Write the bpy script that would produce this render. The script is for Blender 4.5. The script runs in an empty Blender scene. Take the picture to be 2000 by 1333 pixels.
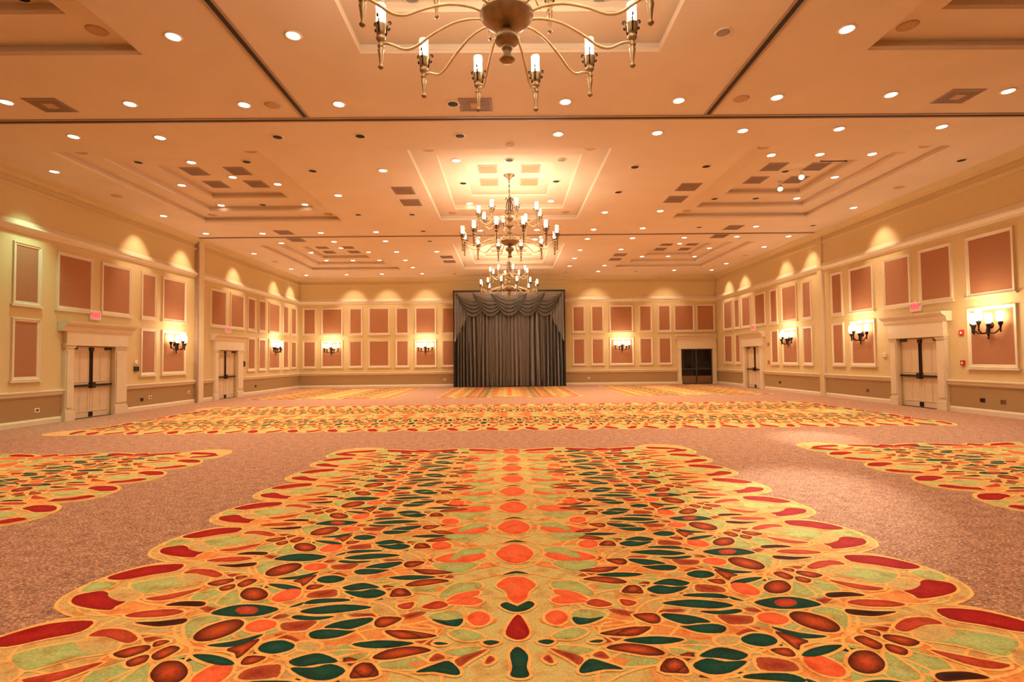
import bpy, bmesh, math, random
from math import sin, cos, pi, radians as RAD
from mathutils import Matrix, Vector

random.seed(7)
scene = bpy.context.scene
C = scene.collection

# ------------------------------------------------------------------ camera
FPX, PITCH, YAW, ROLL = 1036.5, .0342, -.0077, -.0106
cam_data = bpy.data.cameras.new('camera')
cam_data.sensor_width = 36.0
cam_data.lens = FPX * 36.0 / 2000.0
cam_data.clip_end = 200
cam = bpy.data.objects.new('camera', cam_data)
C.objects.link(cam)
r0 = Vector((cos(YAW), sin(YAW), 0))
fw = Vector((-sin(YAW) * cos(PITCH), cos(YAW) * cos(PITCH), sin(PITCH)))
u0 = r0.cross(fw)
rt = cos(ROLL) * r0 + sin(ROLL) * u0
up = -sin(ROLL) * r0 + cos(ROLL) * u0
m = Matrix.Identity(4)
for i in range(3):
    m[i][0], m[i][1], m[i][2] = rt[i], up[i], -fw[i]
m.translation = (0, 0, 1.5)
cam.matrix_world = m
scene.camera = cam

# ------------------------------------------------------------------ world, exposure
w = bpy.data.worlds.new('world')
scene.world = w
w.use_nodes = True
w.node_tree.nodes['Background'].inputs[0].default_value = (0, 0, 0, 1)
vs = scene.view_settings
vs.view_transform = 'Standard'
vs.look = 'None'
vs.gamma = 1
vs.use_curve_mapping = False
vs.exposure = 0.0
scene.cycles.max_bounces = 6
scene.cycles.diffuse_bounces = 4
scene.cycles.adaptive_threshold = .03
scene.cycles.glossy_bounces = 2
scene.cycles.transmission_bounces = 3
scene.cycles.transparent_max_bounces = 6
WARM = (1.0, .82, .60)          # lamp colour of the downlights
CANDLE = (1.0, .81, .57)        # lamp colour of chandeliers and sconces
DOWN_W, WASH_W, CHAND_W, SCONCE_W = 225, 170, 12.5, 48

# ------------------------------------------------------------------ room size (metres)
XL, XR, YB, YR, H = -11.66, 11.75, 29.7, -1.2, 6.13
S1 = .15                        # height of a coffer step
COF_X, COF_Y = (-7.7, .08, 7.75), (4.9, 14.5, 24.1)
COF = [(2.28, 2.98), (1.72, 2.25), (1.15, 1.38)]     # half sizes of the three openings

# ------------------------------------------------------------------ materials
def lin(c):
    return tuple((v / 12.92 if v <= .04045 else ((v + .055) / 1.055) ** 2.4) for v in (x / 255 for x in c))

def mat(name, rgb, rough=.6, metal=0, var=.06, scale=8, bump=0, bscale=60, spec=.5, stretch=None):
    mt = bpy.data.materials.new(name)
    mt.use_nodes = True
    nt = mt.node_tree
    b = nt.nodes['Principled BSDF']
    c = lin(rgb)
    b.inputs['Roughness'].default_value = rough
    b.inputs['Metallic'].default_value = metal
    b.inputs['Specular IOR Level'].default_value = spec
    tc = nt.nodes.new('ShaderNodeTexCoord')
    src = tc.outputs['Object']
    if stretch:
        mp = nt.nodes.new('ShaderNodeMapping')
        mp.inputs['Scale'].default_value = stretch
        nt.links.new(src, mp.inputs[0])
        src = mp.outputs[0]
    n = nt.nodes.new('ShaderNodeTexNoise')
    n.inputs['Scale'].default_value = scale
    n.inputs['Detail'].default_value = 4
    nt.links.new(src, n.inputs['Vector'])
    rp = nt.nodes.new('ShaderNodeValToRGB')
    rp.color_ramp.elements[0].position = .3
    rp.color_ramp.elements[1].position = .7
    rp.color_ramp.elements[0].color = (*[v * (1 - var) for v in c], 1)
    rp.color_ramp.elements[1].color = (*[min(1, v * (1 + var)) for v in c], 1)
    nt.links.new(n.outputs[0], rp.inputs[0])
    nt.links.new(rp.outputs[0], b.inputs['Base Color'])
    if bump:
        n2 = nt.nodes.new('ShaderNodeTexNoise')
        n2.inputs['Scale'].default_value = bscale
        nt.links.new(src, n2.inputs['Vector'])
        bp = nt.nodes.new('ShaderNodeBump')
        bp.inputs['Strength'].default_value = bump
        bp.inputs['Distance'].default_value = .01
        nt.links.new(n2.outputs[0], bp.inputs['Height'])
        nt.links.new(bp.outputs[0], b.inputs['Normal'])
    return mt

def emit(name, rgb, strength, base=(.8, .8, .8)):
    mt = bpy.data.materials.new(name)
    mt.use_nodes = True
    nt = mt.node_tree
    b = nt.nodes['Principled BSDF']
    b.inputs['Base Color'].default_value = (*base, 1)
    b.inputs['Emission Color'].default_value = (*rgb, 1)
    b.inputs['Emission Strength'].default_value = strength
    mt.cycles.emission_sampling = 'NONE'     # the lamp beside it carries the light
    return mt

M = {
    'ceiling': mat('ceiling_paint', (224, 204, 184), .85, var=.03, scale=1.2, bump=.05, bscale=90),
    'wall': mat('cream_wall_vinyl', (206, 180, 130), .75, var=.05, scale=30, bump=.06, bscale=120),
    'frieze': mat('frieze_paint', (204, 178, 130), .8, var=.03, scale=3),
    'trim': mat('ivory_trim_paint', (216, 196, 164), .45, var=.03, scale=4),
    'fabric': mat('rust_woven_fabric', (166, 110, 74), .9, var=.14, scale=90, bump=.25, bscale=240, stretch=(1, 1, .3)),
    'wains': mat('tan_wainscot_vinyl', (164, 130, 84), .7, var=.1, scale=60, bump=.1, bscale=200),
    'door': mat('cream_door_paint', (212, 188, 154), .5, var=.04, scale=5),
    'dark_metal': mat('dark_bronze_metal', (62, 52, 44), .4, .8, var=.2, scale=20),
    'iron': mat('blackened_iron', (40, 30, 26), .5, .7, var=.2, scale=30),
    'brass': mat('antique_brass', (150, 124, 92), .42, .75, var=.18, scale=14),
    'brass2': mat('pale_gilded_metal', (206, 182, 146), .45, .45, var=.12, scale=14),
    'black': mat('black_recess', (8, 7, 7), .7, var=.1),
    'glassblack': mat('black_door_glass', (8, 8, 11), .08, var=.1),
    'kick': mat('bronze_kick_plate', (130, 96, 60), .4, .5, var=.12, scale=12),
    'grey_metal': mat('grey_door_metal', (70, 68, 66), .4, .6),
    'vent': mat('grey_vent_metal', (150, 122, 104), .6, .1, var=.1, scale=30),
    'vent2': mat('beige_ceiling_panel', (196, 160, 130), .8, var=.06, scale=20),
    'ring': mat('white_trim_ring', (226, 210, 190), .4, var=.03),
    'off': mat('unlit_grey_lens', (150, 138, 124), .3, var=.1, scale=30),
    'slot': mat('dark_track_slot', (42, 30, 22), .7, var=.2, scale=20),
    'sloted': mat('track_edge_metal', (168, 138, 112), .5, .2, var=.08),
    'curtain': mat('charcoal_satin_drape', (140, 136, 132), .33, .42, var=.12, scale=5, spec=.9, stretch=(1, 1, .15)),
    'curtain_edge': mat('dark_drape_edge', (34, 30, 32), .6, var=.15, scale=6),
    'white': mat('white_plastic', (238, 228, 214), .4, var=.03),
    'red': mat('red_enamel', (190, 30, 24), .4, var=.08),
    'lens': emit('lit_downlight_lens', (1, .86, .62), 9),
    'lens_blue': emit('cool_downlight_lens', (.62, .78, 1), 5),
    'bulb': emit('candle_bulb_glow', (1, .84, .52), 22),
    'exit': emit('red_exit_letters', (1, .03, .05), 1.6, (.6, .02, .03)),
    'exitface': emit('pink_exit_face', (1, .22, .20), .5, (.5, .16, .14)),
}

def glass_mat():
    mt = bpy.data.materials.new('frosted_glass_chimney')
    mt.use_nodes = True
    nt = mt.node_tree
    nt.nodes.remove(nt.nodes['Principled BSDF'])
    out = nt.nodes['Material Output']
    tr = nt.nodes.new('ShaderNodeBsdfTransparent')
    tl = nt.nodes.new('ShaderNodeBsdfTranslucent')
    tl.inputs[0].default_value = (1, .9, .8, 1)
    gl = nt.nodes.new('ShaderNodeBsdfGlossy')
    gl.inputs['Roughness'].default_value = .15
    m1 = nt.nodes.new('ShaderNodeMixShader')
    m1.inputs[0].default_value = .16
    m2 = nt.nodes.new('ShaderNodeMixShader')
    m2.inputs[0].default_value = .08
    nt.links.new(tr.outputs[0], m1.inputs[1])
    nt.links.new(tl.outputs[0], m1.inputs[2])
    nt.links.new(m1.outputs[0], m2.inputs[1])
    nt.links.new(gl.outputs[0], m2.inputs[2])
    nt.links.new(m2.outputs[0], out.inputs[0])
    return mt
M['glass'] = glass_mat()

def carpet_mat(name, printed):
    mt = bpy.data.materials.new(name)
    mt.use_nodes = True
    nt = mt.node_tree
    N, Lk = nt.nodes.new, nt.links.new
    b = nt.nodes['Principled BSDF']
    b.inputs['Roughness'].default_value = .95
    b.inputs['Specular IOR Level'].default_value = .15
    tc = N('ShaderNodeTexCoord')
    def noise(scale, detail=2):
        n = N('ShaderNodeTexNoise')
        n.inputs['Scale'].default_value = scale
        n.inputs['Detail'].default_value = detail
        Lk(tc.outputs['Object'], n.inputs['Vector'])
        return n.outputs[0]
    def ramp(src, stops):
        r = N('ShaderNodeValToRGB')
        e = r.color_ramp.elements
        while len(e) < len(stops):
            e.new(.5)
        for k, (pos, col) in enumerate(stops):
            e[k].position = pos
            e[k].color = (*lin(col), 1)
        Lk(src, r.inputs[0])
        return r.outputs[0]
    fine, mid, tuft = noise(48 if not printed else 75, 4), noise(9, 3), noise(260, 1)
    if printed:
        at = N('ShaderNodeVertexColor')
        at.layer_name = 'Col'
        mx = N('ShaderNodeMixRGB')
        mx.blend_type = 'OVERLAY'
        mx.inputs[0].default_value = .55
        Lk(at.outputs[0], mx.inputs[1])
        Lk(ramp(fine, [(.3, (148, 142, 136)), (.7, (220, 216, 208))]), mx.inputs[2])
        m3 = N('ShaderNodeMixRGB')
        m3.blend_type = 'MULTIPLY'
        m3.inputs[0].default_value = 1
        Lk(mx.outputs[0], m3.inputs[1])
        Lk(ramp(mid, [(.32, (232, 206, 176)), (.5, (255, 244, 226)), (.66, (240, 250, 232))]), m3.inputs[2])
        col = m3.outputs[0]
    else:
        c1 = ramp(fine, [(.30, (70, 54, 48)), (.41, (184, 124, 94)), (.50, (128, 108, 94)), (.58, (228, 168, 130)), (.70, (128, 140, 108))])
        c2 = ramp(mid, [(.3, (134, 130, 126)), (.7, (206, 200, 194))])
        mx = N('ShaderNodeMixRGB')
        mx.blend_type = 'OVERLAY'
        mx.inputs[0].default_value = .6
        Lk(c1, mx.inputs[1])
        Lk(c2, mx.inputs[2])
        col = mx.outputs[0]
    Lk(col, b.inputs['Base Color'])
    bp = N('ShaderNodeBump')
    bp.inputs['Strength'].default_value = .35
    bp.inputs['Distance'].default_value = .006
    Lk(tuft, bp.inputs['Height'])
    Lk(bp.outputs[0], b.inputs['Normal'])
    return mt
M['carpet'] = carpet_mat('brown_flecked_carpet', False)
M['print'] = carpet_mat('printed_carpet_wool', True)

# ------------------------------------------------------------------ mesh helpers
class MB:
    """collects shapes; build() links them as one mesh object"""
    def __init__(s):
        s.v, s.f, s.sm = [], [], []
    def add(s, vs, fs, smooth=False, T=None):
        o = len(s.v)
        s.v += [tuple(T @ Vector(q)) if T else tuple(q) for q in vs]
        s.f += [tuple(o + i for i in f) for f in fs]
        s.sm += [smooth] * len(fs)
        return s
    def box(s, x0, x1, y0, y1, z0, z1, T=None):
        vs = [(x, y, z) for x in (x0, x1) for y in (y0, y1) for z in (z0, z1)]
        return s.add(vs, [(0, 1, 3, 2), (4, 6, 7, 5), (0, 4, 5, 1), (2, 3, 7, 6), (0, 2, 6, 4), (1, 5, 7, 3)], T=T)
    def lathe(s, prof, n=12, T=None, smooth=True, cap=True):
        vs = [(r * cos(2 * pi * k / n), r * sin(2 * pi * k / n), z) for r, z in prof for k in range(n)]
        fs = [(j * n + k, j * n + (k + 1) % n, (j + 1) * n + (k + 1) % n, (j + 1) * n + k) for j in range(len(prof) - 1) for k in range(n)]
        if cap:
            fs += [tuple(range(n))[::-1], tuple((len(prof) - 1) * n + k for k in range(n))]
        return s.add(vs, fs, smooth, T)
    def tube(s, pts, r, n=6, T=None):
        pts = [Vector(q) for q in pts]
        rs = r if isinstance(r, (list, tuple)) else [r] * len(pts)
        vs = []
        for k, q in enumerate(pts):
            t = (pts[min(k + 1, len(pts) - 1)] - pts[max(k - 1, 0)]).normalized()
            a = t.orthogonal() if abs(t.z) > .95 else t.cross(Vector((0, 0, 1)))
            a.normalize()
            b = t.cross(a)
            vs += [tuple(q + rs[k] * (cos(2 * pi * j / n) * a + sin(2 * pi * j / n) * b)) for j in range(n)]
        fs = [(k * n + j, k * n + (j + 1) % n, (k + 1) * n + (j + 1) % n, (k + 1) * n + j) for k in range(len(pts) - 1) for j in range(n)]
        fs += [tuple(range(n))[::-1], tuple((len(pts) - 1) * n + j for j in range(n))]
        return s.add(vs, fs, True, T)
    def ring(s, x0, x1, y0, y1, prof, T=None):
        """mitred moulding round a rectangle; prof = closed loop of (outward offset, height)"""
        n = len(prof)
        vs = []
        for sx, sy in ((0, 0), (1, 0), (1, 1), (0, 1)):
            for o, h in prof:
                vs.append(((x1 + o) if sx else (x0 - o), (y1 + o) if sy else (y0 - o), h))
        fs = [(c * n + k, c * n + (k + 1) % n, ((c + 1) % 4) * n + (k + 1) % n, ((c + 1) % 4) * n + k) for c in range(4) for k in range(n)]
        return s.add(vs, fs, T=T)
    def prism(s, prof, a, b, T=None):
        """profile (y, z) swept along x from a to b"""
        n = len(prof)
        vs = [(x, y, z) for x in (a, b) for y, z in prof]
        fs = [(k, (k + 1) % n, n + (k + 1) % n, n + k) for k in range(n)] + [tuple(range(n))[::-1], tuple(range(n, 2 * n))]
        return s.add(vs, fs, T=T)
    def mesh(s, name, material):
        me = bpy.data.meshes.new(name)
        me.from_pydata(s.v, [], s.f)
        bm = bmesh.new()
        bm.from_mesh(me)
        bmesh.ops.recalc_face_normals(bm, faces=bm.faces)
        bm.to_mesh(me)
        bm.free()
        for pl, q in zip(me.polygons, s.sm):
            pl.use_smooth = q
        me.materials.append(M[material])
        return me
    def build(s, name, material, parent=None, loc=None):
        return link(name, s.mesh(name, material), parent, loc)

def link(name, data, parent=None, loc=None):
    o = bpy.data.objects.new(name, data)
    C.objects.link(o)
    if parent:
        o.parent = parent
    if loc:
        o.location = loc
    return o

def empty(name, loc=(0, 0, 0), rot=None, parent=None):
    o = link(name, None, parent, loc)
    o.empty_display_size = .1
    if rot:
        o.rotation_euler = rot
    return o

def tag(o, label, cat, group=None):
    o['label'], o['category'] = label, cat
    if group:
        o['group'] = group
    return o

def struct(o):
    o['kind'] = 'structure'
    return o

def copy_tree(o, parent=None):
    c = o.copy()
    C.objects.link(c)
    if parent:
        c.parent = parent
    for ch in list(o.children):
        copy_tree(ch, c)
    return c

# wall frames: local x runs along the wall, local y = height, local z = out of the wall into the room
def basis(xa, ya, za, o):
    t = Matrix.Identity(4)
    for i in range(3):
        t[i][0], t[i][1], t[i][2], t[i][3] = xa[i], ya[i], za[i], o[i]
    return t
TL = basis((0, 1, 0), (0, 0, 1), (1, 0, 0), (XL, 0, 0))      # x = world Y
TR = basis((0, 1, 0), (0, 0, 1), (-1, 0, 0), (XR, 0, 0))     # x = world Y
TB = basis((1, 0, 0), (0, 0, 1), (0, -1, 0), (0, YB, 0))     # x = world X
TN = basis((1, 0, 0), (0, 0, 1), (0, 1, 0), (0, YR, 0))
TC = basis((1, 0, 0), (0, 1, 0), (0, 0, -1), (0, 0, H))      # ceiling

# ------------------------------------------------------------------ floor
fl = struct(MB().box(XL - .3, XR + .3, YR - .3, YB + .3, -.2, 0).build('floor', 'carpet'))

# carpet motif tile: colour code, outline in centimetres (across the strip, along the strip)
OUTER = [
('R',[(285,377),(281,388),(268,399),(247,401),(244,389),(257,382),(271,374)]),
('L',[(287,357),(289,369),(283,371),(272,369),(272,359),(278,356)]),
('R',[(281,342),(284,350),(279,354),(271,356),(258,347),(246,341),(247,334),(247,329),(259,331),(273,336)]),
('L',[(260,365),(251,373),(236,378),(227,372),(211,368),(225,363),(236,354),(244,353)]),
('V',[(242,349),(241,344),(244,341),(250,341),(258,345),(264,350),(266,356),(263,359),(256,359),(248,355)]),
('V',[(212,374),(211,369),(216,366),(223,367),(230,370),(235,374),(236,379),(232,382),(224,382),(217,379)]),
('r',[(236,384),(233,391),(220,390),(207,381),(208,376),(215,378),(226,383)]),
('r',[(236,344),(226,349),(217,354),(208,358),(215,346),(225,341)]),
('K',[(217,334),(211,339),(198,339),(193,336),(194,332),(205,333)]),
('r',[(233,322),(225,327),(209,329),(200,325),(208,320),(224,319)]),
('K',[(221,313),(208,314),(194,317),(192,311),(202,308),(210,309)]),
('B',[(209,280),(204,286),(196,288),(193,283),(200,276)]),
('B',[(197,273),(193,278),(189,278),(187,272),(192,268)]),
('B',[(195,291),(191,293),(187,291),(192,286)]),
('B',[(188,279),(184,287),(177,284),(180,275),(184,274)]),
('B',[(160,348),(159,342),(162,339),(167,339),(173,342),(178,348),(179,355),(177,358),(171,358),(165,354)]),
('T',[(183,323),(177,331),(167,334),(155,332),(144,327),(150,320),(159,318),(171,319)]),
('r',[(156,326),(156,323),(158,321),(163,321),(167,323),(170,326),(170,329),(168,331),(163,331),(158,329)]),
('L',[(187,337),(185,357),(177,344),(172,338),(177,333)]),
('B',[(157,311),(156,304),(159,297),(165,292),(171,291),(176,294),(178,300),(176,307),(170,313),(163,315)]),
('O',[(138,310),(137,305),(140,302),(144,300),(149,301),(153,304),(154,309),(151,313),(147,314),(142,313)]),
('T',[(165,287),(152,291),(140,298),(144,290),(152,285)]),
('B',[(152,283),(140,293),(140,283),(142,274),(146,279)]),
('T',[(167,278),(158,278),(147,274),(141,269),(147,268),(158,272)]),
('B',[(138,269),(138,276),(128,275),(132,269)]),
('L',[(189,308),(189,316),(181,320),(172,315),(179,310),(179,300),(179,294)]),
('M',[(134,259),(132,265),(120,268),(115,258),(130,256)]),
('O',[(140,351),(139,345),(141,340),(146,337),(150,337),(154,340),(155,345),(153,351),(149,355),(143,355)]),
('M',[(132,344),(120,354),(116,347),(127,342)]),
('T',[(139,329),(134,335),(132,335),(133,331)]),
('T',[(132,335),(126,340),(109,340),(104,337),(115,335),(128,333)]),
('T',[(130,324),(122,329),(106,332),(88,328),(99,323),(115,320),(125,321)]),
('T',[(132,316),(130,319),(119,317),(107,317),(114,313),(125,313)]),
('M',[(135,309),(130,311),(116,312),(117,304),(120,301),(131,302)]),
('T',[(109,304),(102,311),(86,315),(84,310),(93,302),(101,303)]),
('T',[(115,298),(109,302),(93,300),(90,300),(98,293),(110,292)]),
('T',[(118,286),(118,282),(122,279),(127,278),(133,280),(136,283),(136,287),(133,290),(127,291),(122,289)]),
('V',[(104,285),(104,282),(107,280),(111,281),(114,282),(117,285),(117,288),(114,289),(110,289),(106,287)]),
('T',[(115,271),(107,277),(100,277),(90,270),(99,268),(108,266)]),
('T',[(112,265),(101,265),(93,268),(84,262),(89,255),(100,256)]),
('B',[(81,261),(79,267),(73,268),(67,258),(75,256),(80,256)]),
('B',[(73,298),(65,300),(53,297),(44,293),(56,290),(65,293)]),
('B',[(81,308),(79,313),(68,314),(71,307),(76,303)]),
('T',[(87,285),(78,289),(67,289),(55,286),(66,282),(76,282)]),
('B',[(74,273),(68,280),(55,283),(45,279),(53,275),(66,271)]),
('B',[(81,434),(77,440),(70,433),(73,427)]),
('B',[(82,395),(79,401),(67,399),(73,390),(79,389)]),
('B',[(74,385),(62,384),(52,377),(64,376)]),
('T',[(88,371),(79,374),(58,372),(74,367)]),
]
SPINE = [
('O',[(17,414),(11,429),(3,435),(-5,429),(-12,413),(-4,398),(3,394),(11,398)]),
('O',[(61,403),(50,415),(33,419),(22,410),(32,398),(48,397)]),
('O',[(51,432),(52,427),(56,424),(60,424),(65,427),(67,433),(66,439),(63,442),(58,442),(53,438)]),
('L',[(61,393),(48,397),(27,395),(36,380),(46,378)]),
('L',[(49,344),(40,361),(25,361),(24,352),(38,346),(46,338)]),
('T',[(13,374),(4,380),(-6,373),(4,376)]),
]
FRONT = [
('O',[(17,357),(10,368),(4,370),(-3,368),(-9,356),(-3,347),(-1,337),(4,330),(10,337),(12,347)]),
('T',[(15,329),(11,333),(4,326),(-2,332),(-6,328),(-2,322),(4,319),(11,322)]),
('R',[(4,316),(-1,305),(-3,294),(1,289),(4,288),(8,290),(10,296),(8,307)]),
('O',[(16,311),(17,307),(20,304),(24,304),(27,307),(29,312),(28,317),(25,320),(21,320),(17,316)]),
('T',[(4,281),(0,275),(1,263),(0,256),(5,254),(9,256),(8,263),(9,273)]),
('O',[(44,334),(38,344),(25,349),(25,342),(35,338)]),
('O',[(43,332),(29,340),(21,334),(27,329),(37,330)]),
('L',[(46,320),(37,321),(32,316),(33,311),(43,311),(52,314)]),
('T',[(50,312),(41,310),(32,312),(32,306),(35,303),(43,306)]),
('L',[(38,296),(30,300),(18,291),(29,288)]),
('L',[(39,277),(29,281),(19,281),(28,273)]),
('T',[(19,286),(15,288),(10,286),(15,283)]),
('T',[(45,286),(42,287),(37,285),(42,284)]),
('T',[(50,260),(42,266),(35,269),(29,261),(30,257),(41,260)]),
('r',[(73,330),(64,334),(64,326),(69,325)]),
('r',[(58,327),(49,335),(42,329),(49,324)]),
('M',[(45,270),(42,276),(37,272),(42,269)]),
('M',[(17,267),(15,273),(12,270),(15,266)]),
('M',[(32,270),(24,276),(16,279),(25,269),(29,264)]),
]

COL = {'R': ((176, 38, 34), (150, 28, 28)), 'r': ((206, 84, 58), (168, 64, 44)), 'L': ((190, 200, 140), (170, 186, 124)),
       'T': ((34, 86, 78), (22, 66, 60)), 'O': ((246, 122, 84), (238, 104, 66)), 'B': ((214, 92, 48), (72, 34, 26)),
       'M': ((150, 48, 40), (180, 92, 60)), 'K': ((44, 24, 22), (78, 38, 28)), 'V': ((200, 176, 124), (212, 178, 122)),
       'P': ((240, 166, 104), (228, 144, 84)), 'G': ((238, 190, 116), (236, 180, 106)), 'H': ((249, 196, 124), (249, 196, 124)), 'A': ((226, 172, 108), (226, 172, 108)), 'S': ((214, 198, 138), (214, 198, 138))}

def smooth_loop(pts, n):
    if n < 2:
        return pts
    out = []
    k = len(pts)
    for i in range(k):
        p0, p1, p2, p3 = pts[i - 1], pts[i], pts[(i + 1) % k], pts[(i + 2) % k]
        for j in range(n):
            t = j / n
            out.append(tuple(.5 * (2 * p1[d] + (p2[d] - p0[d]) * t + (2 * p0[d] - 5 * p1[d] + 4 * p2[d] - p3[d]) * t * t + (3 * p1[d] - p0[d] - 3 * p2[d] + p3[d]) * t ** 3) for d in (0, 1)))
    return out

def grow(pts, d):
    k = len(pts)
    area = sum(pts[i][0] * pts[(i + 1) % k][1] - pts[(i + 1) % k][0] * pts[i][1] for i in range(k))
    sg = 1 if area > 0 else -1
    out = []
    for i in range(k):
        a, c = pts[i - 1], pts[(i + 1) % k]
        tx, ty = c[0] - a[0], c[1] - a[1]
        l = math.hypot(tx, ty) or 1
        out.append((pts[i][0] + sg * ty / l * d, pts[i][1] - sg * tx / l * d))
    return out

def ell(cx, cy, rx, ry, n=18, rot=0):
    return [(cx + rx * cos(t) * cos(rot) - ry * sin(t) * sin(rot), cy + rx * cos(t) * sin(rot) + ry * sin(t) * cos(rot)) for t in (2 * pi * k / n for k in range(n))]

LEAF = [(1.25, 3.0, .55, .2, .5), (1.9, 3.2, .5, .16, -.5), (1.45, 3.5, .45, .14, .6), (.85, 2.8, .45, .18, -.5), (1.1, 3.45, .4, .16, -.4), (2.3, 3.7, .35, .2, .2), (2.45, 3.42, .28, .2, 0), (.6, 3.25, .34, .2, .5)]
CHIPS = [(1.25, 2.93, .10, .03, .5, 'M'), (1.42, 3.17, .08, .035, -.3, 'M'), (.95, 3.42, .12, .03, .3, 'B'), (.62, 3.17, .09, .035, -.5, 'M'), (.82, 2.69, .08, .03, .6, 'B'), (1.72, 2.72, .1, .03, -.4, 'K'), (2.02, 2.95, .12, .03, .2, 'M'),
         (.5, 2.88, .08, .03, .4, 'M'), (1.0, 2.55, .1, .03, -.2, 'T'), (1.3, 2.78, .07, .03, .2, 'T'), (.9, 3.18, .1, .025, .1, 'M'), (.3, 3.3, .1, .03, .5, 'P'), (.22, 3.05, .12, .04, -.5, 'P'), (.42, 3.5, .14, .04, .3, 'P'), (1.86, 3.28, .1, .03, .5, 'M')]
GROUND = [(1.78, 3.45, .30, .20, .2, 'L'), (1.55, 3.05, .40, .15, .3, 'L'), (1.34, 3.38, .2, .26, 0, 'P'), (1.1, 3.22, .44, .19, 0, 'V'), (1.0, 2.98, .42, .13, -.2, 'P'), (1.02, 2.66, .34, .2, .1, 'V'),
          (.7, 3.02, .28, .17, 0, 'P'), (.66, 2.76, .3, .12, .2, 'L'), (2.12, 3.05, .26, .2, .3, 'V'), (1.88, 2.8, .24, .14, -.3, 'P'), (2.3, 3.32, .34, .12, .2, 'P')]
def strip(name, y0, y1, detail, caps=(True, True), front=False):
    """one printed carpet strip: spine along local y, mirrored in local x, pile a few millimetres proud in layers"""
    V, F, CO = [], [], []
    lay = [0]
    def fill(pts, code, z, fan=True):
        lay[0] += 1
        c0, c1 = (lin(c) for c in COL[code])
        z = z * 1.4 + (lay[0] % 131) * 2.5e-6
        o = len(V)
        k = len(pts)
        V.extend((x, y, z) for x, y in pts)
        CO.extend([c1] * k)
        if fan:
            V.append((sum(q[0] for q in pts) / k, sum(q[1] for q in pts) / k, z))
            CO.append(c0)
            F.extend((o + i, o + (i + 1) % k, o + k) for i in range(k))
        else:
            F.append(tuple(range(o, o + k)))
    def band(pts, wd, code, z):
        lay[0] += 1
        z = z * 1.4 + (lay[0] % 131) * 2.5e-6
        a, b2 = grow(pts, wd / 2), grow(pts, -wd / 2)
        c0, _ = (lin(c) for c in COL[code])
        o = len(V)
        k = len(pts)
        V.extend((x, y, z) for x, y in a + b2)
        CO.extend([c0] * (2 * k))
        F.extend((o + i, o + (i + 1) % k, o + k + (i + 1) % k, o + k + i) for i in range(k))
    P = .855
    n0, n1 = math.ceil((y0 - 3.0) / P - .3), math.floor((y1 - 3.4) / P + .3)
    # ground
    fill([(-2.5, y0), (2.5, y0), (2.5, y1), (-2.5, y1)], 'A', .0010, False)
    fill([(-.62, y0), (.62, y0), (.62, y1), (-.62, y1)], 'S', .00115, False)
    sc = [(288, 342), (291, 352), (290, 370), (283, 388), (268, 403), (245, 407), (222, 400), (212, 370), (218, 335), (240, 321), (262, 323), (281, 333)]
    for k in range(n0, n1 + 1):
        for sx in (-1, 1):
            q = smooth_loop([(sx * x / 100, y / 100 + k * P) for x, y in sc], detail)
            fill(grow(q, .02), 'H', .0012, False)
            fill(q, 'V', .0016, False)
            for ex, ey, rx, ry, ro, cc in GROUND:
                q = ell(sx * ex, ey + k * P, rx, ry, 12 if detail < 3 else 24, sx * ro)
                fill(grow(q, .016), 'H', .0018, False)
                fill(q, cc, .0020, True)
            for ex, ey, rx, ry, ro in LEAF:
                band(ell(sx * ex, ey + k * P, rx, ry, 10 if detail < 3 else 22, sx * ro), .016, 'H', .0026)
            for ex, ey, rx, ry, ro, cc in CHIPS:
                fill(ell(sx * ex, ey + k * P, rx, ry, 8, sx * ro), cc, .0023, True)
            for e in ((1.58, 3.25, .40, .42), (1.07, 3.05, .40, .34), (2.1, 3.6, .42, .26), (.72, 3.35, .36, .30)):
                band(ell(sx * e[0], e[1] + k * P, e[2], e[3], 14 if detail < 3 else 26), .02, 'H', .0026)
    # rounded ends with red petals
    for flag, ye, sg in ((caps[0], y0, -1), (caps[1], y1, 1)):
        if not flag:
            continue
        for xc in (-2.15, -.8, .8, 2.15):
            fill(ell(xc, ye - sg * .1, .80, .5), 'H', .0012, False)
            fill(ell(xc, ye - sg * .1, .77, .47), 'L', .0016, False)
            for s2 in (-1, 1):
                q = [(xc + s2 * .1, ye + sg * .32), (xc + s2 * .3, ye + sg * .29), (xc + s2 * .52, ye + sg * .2), (xc + s2 * .62, ye + sg * .05), (xc + s2 * .42, ye + sg * .08), (xc + s2 * .14, ye + sg * .14)]
                fill(grow(smooth_loop(q, detail), .02), 'H', .0030)
                fill(smooth_loop(q, detail), 'R', .0036)
        for xc in (-1.48, 0, 1.48):
            q = [(xc - .16, ye + sg * .16), (xc, ye + sg * .3), (xc + .16, ye + sg * .16), (xc, ye + sg * .05)]
            fill(grow(q, .03), 'H', .0030)
            fill(q, 'R', .0036)
    def shape(code, pts, dy):
        cy = sum(y for _, y in pts) / len(pts) / 100 + dy
        if not (y0 - .1 < cy < y1 + .1):
            return
        if max(abs(x) for x, _ in pts) < 32 and min(x for x, _ in pts) <= 0 < max(x for x, _ in pts):
            sides = (1,)
            off = -sum(x for x, _ in pts) / len(pts)
        else:
            sides, off = (-1, 1), 0
        for sx in sides:
            q = smooth_loop([(sx * (x + off) / 100, y / 100 + dy) for x, y in pts], detail)
            fill(grow(q, .019), 'H', .0030)
            fill(q, code, .0036)
    for k in range(n0 - 1, n1 + 2):
        for code, pts in OUTER:
            shape(code, pts, k * P)
    ks = math.ceil((y0 - 3.4) / .64)
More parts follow.
